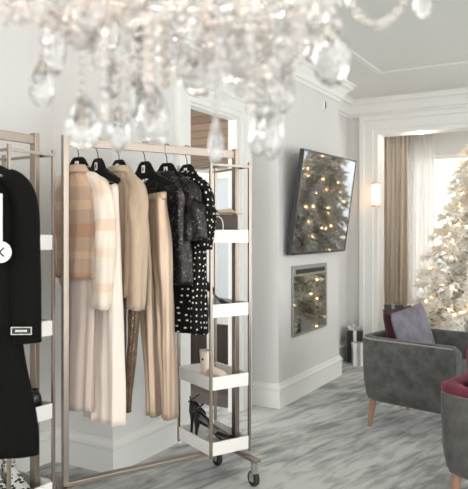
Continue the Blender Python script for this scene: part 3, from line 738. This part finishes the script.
obj('toe', loft(B(), [[V((.02 + x, w * math.cos(a), .014 + h * (.5 + .5 * math.sin(a)))) for a in [2 * PI * j / 16 for j in range(16)]] for x, w, h in ((-.02, .028, .06), (.03, .034, .05), (.08, .034, .04), (.105, .022, .025), (.112, .006, .01))], cap0=True, cap1=True), M['rosegold'], bt, smooth=True)
obj('sole', box(B(), (-.04, -.034, 0), (.135, .034, .015), .005), M['sole'], bt)['label'] = 'tan sole'
obj('zip_pull', lathe(B(), [(.003, .1), (.007, .103), (.007, .11), (.003, .113)], 10, (-.012, -.028, 0)), M['dark'], bt)
# handbag
hb = thing('handbag', 'dark brown structured handbag on the top tray of the main rack', 'handbag', on_tray(-.06, -.1, TZ[3]), RA + math.radians(55))
bm = B(); box(bm, (-.13, -.035, 0), (.13, .035, .135), .012); obj('bag_body', bm, M['bag'], hb, angle=40)
for s in (-1, 1): obj('handle', tube(B(), smoothpts([(-.05, s * .0365, .05), (-.045, s * .042, .1), (-.02, s * .044, .125), (.02, s * .044, .125), (.045, s * .042, .1), (.05, s * .0365, .05)], 5), .004, 8), M['white'], hb)
sf = thing('folded_scarf', 'tan scarf draped over the dark brown handbag', 'scarf', on_tray(-.06, -.1, TZ[3] + .136), RA + math.radians(55))
bm = B(); rings = []
for i in range(13):
    s = i / 12; x = -.12 + .28 * s; zt_ = .012 + .022 * math.sin(PI * s) + .01 * math.sin(9 * s) - (.0 if s < .8 else (s - .8) * .5)
    rings.append([V((x, .036 * math.cos(a) * (1.05 + .1 * math.sin(7 * s)), max(.001, zt_ * (.55 + .5 * math.sin(a))))) for a in [2 * PI * j / 16 for j in range(16)]])
obj('fabric', loft(bm, rings, cap0=True, cap1=True), M['scarf'], sf, smooth=True)

# shoes of the left rack
sneaker('sneaker', 'white and black spotted sneaker in the bottom tray of the left rack, nearer the camera', on_tray2(-.185, -.12, .1525), QA + math.radians(-18), M['sneaker'], M['whiterubber'], L=.245, hi=.125)
sneaker('sneaker', 'white and black spotted sneaker in the bottom tray of the left rack, nearer the wall', on_tray2(-.18, -.025, .1525), QA + math.radians(-18), M['sneaker'], M['whiterubber'], L=.245, hi=.125)
sneaker('leather_loafer', 'black leather shoe in the lower tray of the left rack', on_tray2(.04, -.0, TZ[1] - .025), QA + math.radians(-105), M['blackleather'], M['rubber'], L=.19, hi=.15)

# ------------------------------------------------------------------ armchairs
def rrect(hx, hy, r, n=6):
    pts = []
    for cx, cy, a0 in ((hx - r, hy - r, 0), (-hx + r, hy - r, PI / 2), (-hx + r, -hy + r, PI), (hx - r, -hy + r, 1.5 * PI)):
        for k in range(n + 1):
            a = a0 + PI / 2 * k / n; pts.append((cx + r * math.cos(a), cy + r * math.sin(a)))
    return pts
def U2(r, hx=.37, hy=.36, xf=.05):
    p = [(xf, -hy)]
    for k in range(9):
        a = 1.5 * PI - PI / 2 * k / 8; p.append((-hx + r + r * math.cos(a), -hy + r + r * math.sin(a)))
    p.append((-hx, 0)); p.append((-hx, .1)); return p
def make_armchair(loc, rz, label, hx=.37, hy=.36, zt=.635):
    """faces +x; back at -x"""
    t = thing('armchair', label, 'armchair', loc, rz)
    zb = .192
    # U path around the back
    def upath(o, r, xf):
        p = []; hx2, hy2 = hx - o, hy - o; r = max(.02, r - o)
        p.append((xf, -hy2))
        for k in range(9):
            a = 1.5 * PI - PI / 2 * k / 8; p.append((-hx2 + r + r * math.cos(a), -hy2 + r + r * math.sin(a)))
        for k in range(9):
            a = PI - PI / 2 * k / 8; p.append((-hx2 + r + r * math.cos(a), hy2 - r + r * math.sin(a)))
        p.append((xf, hy2)); return p
    prof = [(.055, zb), (.022, zb + .03), (.006, zb + .13), (0, zb + .28), (0, zt - .03), (.012, zt - .008), (.03, zt), (.06, zt), (.078, zt - .01), (.088, zt - .04), (.09, .40), (.09, zb + .02)]
    bm = B(); cols = []
    for o, z in prof: cols.append([V((x, y, z)) for x, y in upath(o, .17, hx - (.03 if z > zt - .02 else 0) - max(0, .05 - (z - zb)) * .6)])
    rings = list(zip(*cols)); loft(bm, [list(r) for r in rings], cap0=True, cap1=True)
    obj('arm_and_back_shell', bm, M['velvet'], t, angle=50)
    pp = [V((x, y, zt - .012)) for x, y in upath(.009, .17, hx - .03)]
    obj('highlight_piping', tube(B(), pp, .0055, 6), M['highlight_piping'], t)
    bm = B(); box(bm, (-hx + .06, -hy + .07, zb - .0), (hx - .005, hy - .07, .36), .02); obj('seat_base', bm, M['velvet'], t, angle=40)
    bm = B(); box(bm, (-hx + .085, -hy + .095, .36), (hx + .0, hy - .095, .455), .03, seg=4); obj('seat_cushion', bm, M['velvet'], t, angle=40)
    for sx in (-1, 1):
        for sy in (-1, 1):
            x, y = sx * (hx - .1), sy * (hy - .1)
            obj('leg', tube(B(), [(x + sx * .02, y + sy * .02, 0), (x, y, zb + .015)], [.014, .027], 12), M['wood'], t)['label'] = 'tapered pale wood leg'
    return t
c1 = V((-1.055, 4.56, 0)); a1 = math.radians(-13)
make_armchair(c1, a1, 'grey velvet armchair with lilac and maroon pillows, nearer the chimney breast')
c2 = V((-.275, 3.40, 0)); a2 = math.radians(-13)
make_armchair(c2, a2, 'grey velvet armchair cut by the right edge, holding burgundy cushions', zt=.6)
def pillow(name, label, loc, rot, m, w=.4, h=.36, th=.11, back=None):
    bm = B(); n = 14; 
    def P(u, v, s):
        e = max(0, (1 - abs(u) ** 4)) ** .5 * max(0, (1 - abs(v) ** 4)) ** .5
        k = 1 - .06 * (1 - abs(u * v))
        return V((s * th * .5 * e, u * w / 2 * (1 - .05 * (1 - v * v)) , v * h / 2 * (1 - .05 * (1 - u * u))))
    t = thing(name, label, 'pillow', loc); t.rotation_euler = rot
    for s, mm, nm in ((1, m, 'front_cover'), (-1, back or m, 'back_cover')):
        bm = B(); g = [[bm.verts.new(P(-1 + 2 * i / n, -1 + 2 * j / n, s)) for j in range(n + 1)] for i in range(n + 1)]
        for i in range(n):
            for j in range(n): bm.faces.new((g[i][j], g[i + 1][j], g[i + 1][j + 1], g[i][j + 1]))
        o = obj(nm, bm, mm, t, smooth=True)
    return t
def loc_in(c, a, x, y, z): return c + V((math.cos(a) * x - math.sin(a) * y, math.sin(a) * x + math.cos(a) * y, z))
pillow('throw_pillow', 'maroon velvet pillow against the back of the far armchair, behind the lilac one', loc_in(c1, a1, -.19, .0, .637), (0, -.22, a1), M['maroon'], .42, .36, .09)
pillow('throw_pillow', 'lilac-grey velvet pillow leaning on the maroon one in the far armchair', loc_in(c1, a1, -.09, -.02, .645), (.12, -.26, a1 - .06), M['lilac'], .44, .37, .1)
pillow('throw_pillow', 'burgundy velvet pillow standing in the armchair cut by the right edge', loc_in(c2, a2, -.185, -.06, .64), (0, -.14, a2), M['burgundy'], .46, .36, .1)
th = thing('throw_blanket', 'burgundy velvet throw folded over the back rim of the armchair cut by the right edge', 'blanket', c2, a2)
pth = U2(.17)
rings = []
for dx_ in range(len(pth)):
    x, y = pth[dx_]; x0, y0 = pth[max(0, dx_ - 1)]; x1, y1 = pth[min(len(pth) - 1, dx_ + 1)]
    tx, ty = x1 - x0, y1 - y0; l = math.hypot(tx, ty); nx, ny = -ty / l, tx / l
    if dx_ == 0: nx, ny = 0, 1
    sg = -1 if (nx * -x + ny * -y) < 0 else 1
    nx, ny = nx * sg, ny * sg
    rings.append([V((x + nx * o, y + ny * o, .6 + z)) for o, z in ((.001, -.012), (.003, .012), (.03, .022), (.07, .022), (.1, .014), (.112, -.02), (.112, -.1), (.1, -.1), (.1, -.02), (.088, .003), (.06, .0045), (.03, .0045), (.012, -.004), (.004, -.012))])
obj('fabric', loft(B(), rings, cap0=True, cap1=True), M['burgundy'], th, smooth=True)

# ------------------------------------------------------------------ gifts
def gift(name, label, loc, rz, s, m, ribbon=None, bow=True, cat='gift box'):
    t = thing(name, label, cat, loc, rz)
    x, y, z = s[0] / 2, s[1] / 2, s[2]
    obj('box_body', box(B(), (-x, -y, 0), (x, y, z * .82), .003), m, t)
    obj('lid', box(B(), (-x - .004, -y - .004, z * .82 + .0005), (x + .004, y + .004, z), .003), m, t)
    if ribbon:
        bm = B(); r = .016; e = .0055
        box(bm, (-r, -y - e, 0), (r, -y - .0042, z + .001)); box(bm, (-x - e, -r, 0), (-x - .0042, r, z + .001)); box(bm, (x + .0042, -r, 0), (x + e, r, z + .001))
        box(bm, (-r, -y - e, z + .0005), (r, y + e, z + .002)); box(bm, (-x - e, -r, z + .0005), (x + e, r, z + .002))
        obj('ribbon', bm, ribbon, t)
        if bow:
            bm = B()
            for k in range(4):
                a = k * PI / 2 + .6
                tube(bm, smoothpts([(0, 0, z + .008), (.05 * math.cos(a - .35), .05 * math.sin(a - .35), z + .045), (.075 * math.cos(a), .075 * math.sin(a), z + .03), (.05 * math.cos(a + .35), .05 * math.sin(a + .35), z + .018), (0, 0, z + .008)], 4), .003, 6, r2=.012)
            obj('bow', bm, ribbon, t)
    return t
gift('gift_box', 'tall black gift box with white ribbon by the back wall', (-2.235, 6.46, 0), .3, (.16, .14, .33), M['giftblack'], M['giftwhite'])
gift('gift_box', 'tall narrow white gift box in front of the black one', (-2.15, 6.30, 0), .5, (.11, .1, .23), M['giftwhite'], mat('grey_ribbon', (160, 160, 158), .5), False)
gift('gift_box', 'black gift box half hidden behind the far armchair', (-1.98, 6.56, 0), .2, (.15, .12, .28), M['giftblack'], M['dark'], False)
gift('gift_box', 'large pale gift box carrying the green one inside the bay', (-2.05, 7.2, 0), .35, (.3, .26, .34), M['giftwhite'], M['giftgreen'], False)
gift('gift_box', 'green gift box with pale ribbon on top of the pale one', (-2.05, 7.2, .343), .35, (.22, .18, .2), M['giftgreen'], mat('pale_ribbon', (180, 190, 182), .5), False)

# ------------------------------------------------------------------ christmas tree
TX, TY = -1.12, 7.1
tt = thing('christmas_tree', 'tall white flocked christmas tree in the bay window', 'christmas tree', (TX, TY, 0))
obj('trunk', tube(B(), [(0, 0, .05), (0, 0, 1.2), (0, 0, 2.3)], [.035, .025, .006], 10), M['twig'], tt)
bm = B(); lathe(bm, [(.05, .0), (.2, .0), (.2, .02), (.05, .06)], 24); obj('stand', bm, M['twig'], tt)
rt = random.Random(3)
fb = B(); tb = B(); tips = []
def spike(bm, p, d, l, r):
    d = d.normalized(); u = d.orthogonal().normalized(); v = d.cross(u)
    a = [bm.verts.new(p + (u * math.cos(k * 2.094) + v * math.sin(k * 2.094)) * r) for k in range(3)]; q = bm.verts.new(p + d * l)
    for k in range(3): bm.faces.new((a[k], a[(k + 1) % 3], q))
zz = .25; layer = 0
while zz < 2.22:
    s = (zz - .25) / 2.05; rad = .68 * (1 - s) ** .85 + .05
    nb = int(7 + 9 * (1 - s))
    for b in range(nb):
        a = b / nb * 2 * PI + layer * 1.3 + rt.uniform(-.15, .15); l = rad * rt.uniform(.78, 1.12)
        base = V((0, 0, zz + .08 + .1 * (1 - s))); tip = V((math.cos(a) * l, math.sin(a) * l, zz + rt.uniform(-.05, .05)))
        mid = (base + tip) / 2 + V((0, 0, .04))
        P = smoothpts([base, mid, tip], 4); tube(tb, P, [.009 - .0008 * i for i in range(len(P))], 5)
        for i, p in enumerate(P[1:]):
            k = 10 if l > .25 else 7
            dirn = (tip - base).normalized()
            for q in range(k):
                dv = dirn * rt.uniform(.2, 1) + V((rt.uniform(-1, 1), rt.uniform(-1, 1), rt.uniform(-.7, .8)))
                spike(fb, p + V((rt.uniform(-.02, .02), rt.uniform(-.02, .02), rt.uniform(-.015, .015))), dv, rt.uniform(.06, .12), rt.uniform(.007, .013))
        for q in range(8): spike(fb, tip, dirn + V((rt.uniform(-1, 1), rt.uniform(-1, 1), rt.uniform(-1, 1))) * .8, rt.uniform(.06, .11), .01)
        tips.append((tip.copy(), P[len(P) // 2].copy()))
    zz += .095; layer += 1
for q in range(30): spike(fb, V((0, 0, 2.24)), V((rt.uniform(-1, 1), rt.uniform(-1, 1), rt.uniform(-.2, 2))), rt.uniform(.08, .16), .008)
fol = obj('foliage', fb, M['flock'], tt); obj('branches', tb, M['twig'], tt)
ls = thing('string_lights', 'string of warm white fairy lights wound through the flocked tree', 'string lights', (TX, TY, 0))
pts = []
pick = [x for x in tips]; rt.shuffle(pick)
bulbs = []
for tip, mid in pick[:130]:
    p = mid.lerp(tip, rt.uniform(.35, 1.0)) + V((0, 0, rt.uniform(.01, .03))); bulbs.append(p)
# nearest the camera first
bulbs.sort(key=lambda p: p.y + .4 * p.x)
b0 = None
for i, p in enumerate(bulbs[:100]):
    if b0 is None:
        bm = B(); bmesh.ops.create_icosphere(bm, subdivisions=1, radius=.011); b0 = obj('light_bulb', bm, M['bulb'], ls); o = b0
    else:
        o = b0.copy(); COL.objects.link(o); o.parent = ls
    o.location = p
bm = B()
for p in bulbs[100:]: bmesh.ops.create_icosphere(bm, subdivisions=1, radius=.011, matrix=Matrix.Translation(p))
o = obj('far_bulbs', bm, M['bulb'], ls); o['kind'] = 'stuff'
wp = sorted(bulbs, key=lambda p: p.z); bm = B()
spir = [V((math.cos(k * .45) * (.5 * (1 - k / 110) + .03), math.sin(k * .45) * (.5 * (1 - k / 110) + .03), .3 + 1.85 * k / 110)) for k in range(110)]
obj('wire', tube(bm, spir, .002, 5), M['wire'], ls)

# ------------------------------------------------------------------ chandelier
CX = at(172, -20, 1.18); CC = V((CX.x, CX.y, 0))
ch = thing('crystal_chandelier', 'crystal chandelier with bead strands and drops hanging close to the camera', 'chandelier', (CC.x, CC.y, 1.9))
O = V((CC.x, CC.y, 1.9))
def rel(px, py, d): return at(px, py, d) - O
bm = B(); tube(bm, [(0, 0, .0), (0, 0, CH - 1.9 - .03)], .006, 8); obj('chain', bm, M['chrome'], ch)
obj('canopy', lathe(B(), [(.06, CH - 1.9 - .03), (.06, CH - 1.9 - .002)], 20), M['chrome'], ch)
obj('column', lathe(B(), [(.01, -.1), (.03, -.06), (.018, .0), (.04, .06), (.02, .14), (.03, .2), (.012, .3)], 16), M['crystal'], ch)
def ringpts(r, z, n=48): return [V((math.cos(2 * PI * k / n) * r, math.sin(2 * PI * k / n) * r, z)) for k in range(n)]
bm = B(); rp = ringpts(.34, -.02); tube(bm, rp, .005, 6, closed=True); rp = ringpts(.2, .0); tube(bm, rp, .004, 6, closed=True); obj('ring', bm, M['chrome'], ch)
for k in range(8):
    a = 2 * PI * k / 8 + .2; c, s = math.cos(a), math.sin(a)
    obj('arm', tube(B(), smoothpts([(c * .02, s * .02, .05), (c * .14, s * .14, -.03), (c * .28, s * .28, -.03), (c * .36, s * .36, .06)], 5), .007, 8), M['crystal'], ch)
    obj('candle_cup', lathe(B(), [(.008, .05), (.035, .065), (.03, .075), (.012, .08), (.012, .15)], 14, (c * .36, s * .36, 0)), M['chrome'], ch)
    obj('candle_bulb', lathe(B(), [(.006, .15), (.016, .17), (.013, .195), (.002, .22)], 12, (c * .36, s * .36, 0)), M['flame'], ch)['label'] = 'glowing flame-shaped bulb'
def bead_at(bm, p, r):
    g = bmesh.ops.create_icosphere(bm, subdivisions=1, radius=r, matrix=Matrix.Translation(p) @ Matrix.Rotation(random.random() * 3, 4, 'Z') @ Matrix.Rotation(random.random() * 3, 4, 'X'))
def strand(a, b, sag, r, m, gap=1.85, n=None):
    L = (b - a).length + sag * 1.3; n = max(2, int(L / (r * gap)))
    bm = B()
    for i in range(n + 1):
        s = i / n; p = a.lerp(b, s) - V((0, 0, sag * 4 * s * (1 - s)))
        bead_at(bm, p, r * random.uniform(.85, 1.12))
    tube(bm, [a.lerp(b, i / 10) - V((0, 0, sag * 4 * (i / 10) * (1 - i / 10))) for i in range(11)], .0008, 4)
    return obj('bead_strand', bm, m, ch)
def drop(px, y0, y1, wpx, d, kind='pear'):
    p = rel(px, (y0 + y1) / 2, d); h = (y1 - y0) / 640 * d; r = wpx / 640 * d / 2
    prof = {'pear': [(.08, .5), (.4, .4), (.75, .2), (.97, -.05), (1, -.22), (.8, -.42), (.35, -.5)],
            'slim': [(.1, .5), (.35, .3), (.75, .0), (1, -.25), (.7, -.42), (.15, -.5)],
            'almond': [(.06, .5), (.5, .34), (.88, .12), (1, -.1), (.85, -.3), (.5, -.44), (.12, -.5)],
            'prism': [(.25, .5), (.9, .4), (1, .0), (.9, -.35), (.1, -.5)]}[kind]
    bm = B(); n = 10 if kind != 'prism' else 6; rings = []
    if kind != 'prism': prof = [(lambda q: (q[0], q[1]))(interp([(i, a, b) for i, (a, b) in enumerate(prof)], t * (len(prof) - 1) / 9)) for t in range(10)]
    ph = random.random()
    for i, (q, z) in enumerate(prof):
        rings.append([V((math.cos(2 * PI * (k + ph + .5 * (i % 2)) / n) * r * q, math.sin(2 * PI * (k + ph + .5 * (i % 2)) / n) * r * q * .6, z * h)) for k in range(n)])
    # zig-zag facets
    vr = [[bm.verts.new(v) for v in rg] for rg in rings]
    for i in range(len(vr) - 1):
        for k in range(n):
            k2 = (k + 1) % n
            if i % 2 == 0: bm.faces.new((vr[i][k], vr[i][k2], vr[i + 1][k])); bm.faces.new((vr[i][k2], vr[i + 1][k2], vr[i + 1][k]))
            else: bm.faces.new((vr[i][k], vr[i][k2], vr[i + 1][k2])); bm.faces.new((vr[i][k], vr[i + 1][k2], vr[i + 1][k]))
    bm.faces.new(vr[0]); bm.faces.new(list(reversed(vr[-1])))
    bmesh.ops.transform(bm, matrix=Matrix.Translation(p) @ Matrix.Rotation(YAW + random.uniform(-.3, .3), 4, 'Z'), verts=bm.verts)
    o = obj('crystal_drop', bm, M['crystal'], ch); return o
DROPS = [(57, 26, 76, 19, 1.2, 'prism'), (42, 60, 106, 28, 1.25, 'pear'), (83, 94, 148, 37, 1.05, 'pear'), (119, 104, 152, 22, 1.2, 'almond'), (153, 84, 143, 34, 1.1, 'pear'),
         (163, 33, 62, 17, 1.3, 'slim'), (196, 50, 96, 30, 1.15, 'almond'), (216, 112, 164, 17, 1.05, 'slim'), (233, 24, 82, 42, 1.2, 'pear'), (257, 108, 156, 17, 1.2, 'pear'), (271, 98, 160, 26, 1.1, 'almond'),
         (284, 68, 113, 24, 1.25, 'almond'), (332, 20, 87, 40, 1.1, 'almond'), (422, -16, 18, 19, 1.15, 'pear'), (15, -8, 24, 20, 1.3, 'pear'), (112, 60, 100, 20, 1.3, 'almond'), (135, 70, 118, 22, 1.3, 'almond'), (178, 10, 44, 20, 1.25, 'almond'),
         (205, 5, 50, 18, 1.3, 'pear'), (255, 20, 62, 22, 1.3, 'almond'), (300, 10, 60, 20, 1.3, 'pear'), (72, -4, 34, 18, 1.3, 'almond'), (110, 10, 50, 22, 1.2, 'pear'), (140, 0, 42, 20, 1.3, 'pear'), (276, 2, 50, 20, 1.2, 'almond'), (320, -12, 26, 18, 1.3, 'pear')]
for dr in DROPS: drop(*dr)
S = .0068
for (px, ya, yb, d, r) in [(81, 30, 95, 1.05, .007), (119, 62, 106, 1.2, .007), (153, 40, 86, 1.1, .0075), (216, 60, 114, 1.05, .007), (258, 30, 110, 1.2, .0085), (272, 22, 100, 1.1, .0085), (286, 20, 72, 1.25, .008), (332, -8, 22, 1.1, .007), (42, 20, 62, 1.25, .006), (197, 10, 52, 1.15, .007), (128, 40, 140, 1.25, .0075), (110, 50, 130, 1.3, .007), (245, 10, 80, 1.25, .008), (268, -10, 60, 1.25, .008), (225, -5, 50, 1.15, .0075), (100, -10, 40, 1.2, .007), (60, -10, 30, 1.2, .007), (30, -10, 20, 1.3, .007)]:
    strand(rel(px, ya, d), rel(px + random.uniform(-1, 1), yb, d), 0, r, M['bead'])
strand(rel(345, -6, 1.15), rel(409, -8, 1.15), .058, .0095, M['bead'], 1.7)
for (px, ya, yb, d, r) in [(104, 30, 118, 1.0, .009), (126, 10, 108, 1.05, .009), (140, 30, 128, 1.3, .009), (148, 20, 90, 1.0, .009), (165, 10, 84, 1.2, .01), (180, -5, 78, 1.1, .009), (205, 0, 92, 1.25, .01), (222, -5, 96, 1.0, .009), (240, 0, 92, 1.1, .01), (250, -5, 108, 1.0, .0095), (264, 0, 112, 1.3, .009), (279, 0, 118, 1.05, .0095), (290, -5, 88, 1.2, .009), (48, -5, 60, 1.0, .008), (92, -5, 66, 1.1, .009), (300, 5, 60, 1.0, .008)]:
    strand(rel(px, ya, d), rel(px + random.uniform(-1, 1), yb, d), 0, r, random.choice([M['bead'], M['crystal'], M['pinkbead']]))
for i in range(44):
    d = random.uniform(.95, 1.5); x0 = random.uniform(-30, 300); x1 = x0 + random.uniform(35, 95)
    lim = 24 if x0 < 30 else (44 if x0 < 80 else 66)
    y = random.uniform(-14, lim * .45); sag = random.uniform(10, lim * .8) / 640 * d
    strand(rel(x0, y, d), rel(min(x1, 338), y + random.uniform(-10, 8), d), sag, random.uniform(.0075, .0125), random.choice([M['bead'], M['pinkbead'], M['bead']]))

# ------------------------------------------------------------------ light
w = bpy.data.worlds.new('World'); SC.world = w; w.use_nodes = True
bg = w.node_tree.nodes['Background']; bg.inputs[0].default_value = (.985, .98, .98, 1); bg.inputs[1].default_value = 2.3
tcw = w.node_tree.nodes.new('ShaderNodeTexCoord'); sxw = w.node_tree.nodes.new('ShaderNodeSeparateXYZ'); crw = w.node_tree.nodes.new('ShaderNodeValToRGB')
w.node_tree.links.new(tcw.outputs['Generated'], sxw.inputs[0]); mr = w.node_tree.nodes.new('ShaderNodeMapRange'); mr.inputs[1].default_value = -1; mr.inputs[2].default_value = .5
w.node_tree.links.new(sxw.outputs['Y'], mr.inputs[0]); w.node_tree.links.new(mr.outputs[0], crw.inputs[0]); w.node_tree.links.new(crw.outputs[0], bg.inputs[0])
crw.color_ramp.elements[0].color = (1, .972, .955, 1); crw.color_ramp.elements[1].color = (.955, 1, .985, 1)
def point(name, loc, e, rgb, r=.1):
    l = bpy.data.lights.new(name, 'POINT'); l.energy = e; l.color = lin(rgb)[:3]; l.shadow_soft_size = r
    o = bpy.data.objects.new(name, l); o.location = loc; COL.objects.link(o); return o
point('hall_fill_light', (-3.2, 4.4, 2.7), 11, (255, 248, 240), .15)  # added fill for the hall, placed at the unseen lamp
point('chandelier_light', (CC.x, CC.y, 2.12), 10, (255, 238, 222), .25)
point('downlight_light', (-1.62, YW + .1, OZ - .05), 2.5, (255, 238, 218), .04)
point('sconce_light', (OX0 - .06, YW - .22, 1.75), .6, (255, 214, 176), .05)

# ------------------------------------------------------------------ camera
cam = bpy.data.cameras.new('camera'); co = bpy.data.objects.new('camera', cam); COL.objects.link(co); SC.camera = co
cam.sensor_fit = 'AUTO'; cam.sensor_width = 36; cam.lens = 640 / 489 * 36
cam.shift_y = -11.5 / 489
cam.clip_start = .05
m3 = Matrix((R, V((0, 0, 1)), -F)).transposed(); co.matrix_world = Matrix.Translation((0, 0, H)) @ m3.to_4x4()
cam.dof.use_dof = True; cam.dof.focus_distance = 3.5; cam.dof.aperture_fstop = 3.2
SC.view_settings.view_transform = 'Standard'; SC.view_settings.look = 'None'; SC.view_settings.gamma = 1
SC.view_settings.exposure = 0.68
SC.cycles.caustics_reflective = False; SC.cycles.caustics_refractive = False
SC.cycles.use_denoising = True
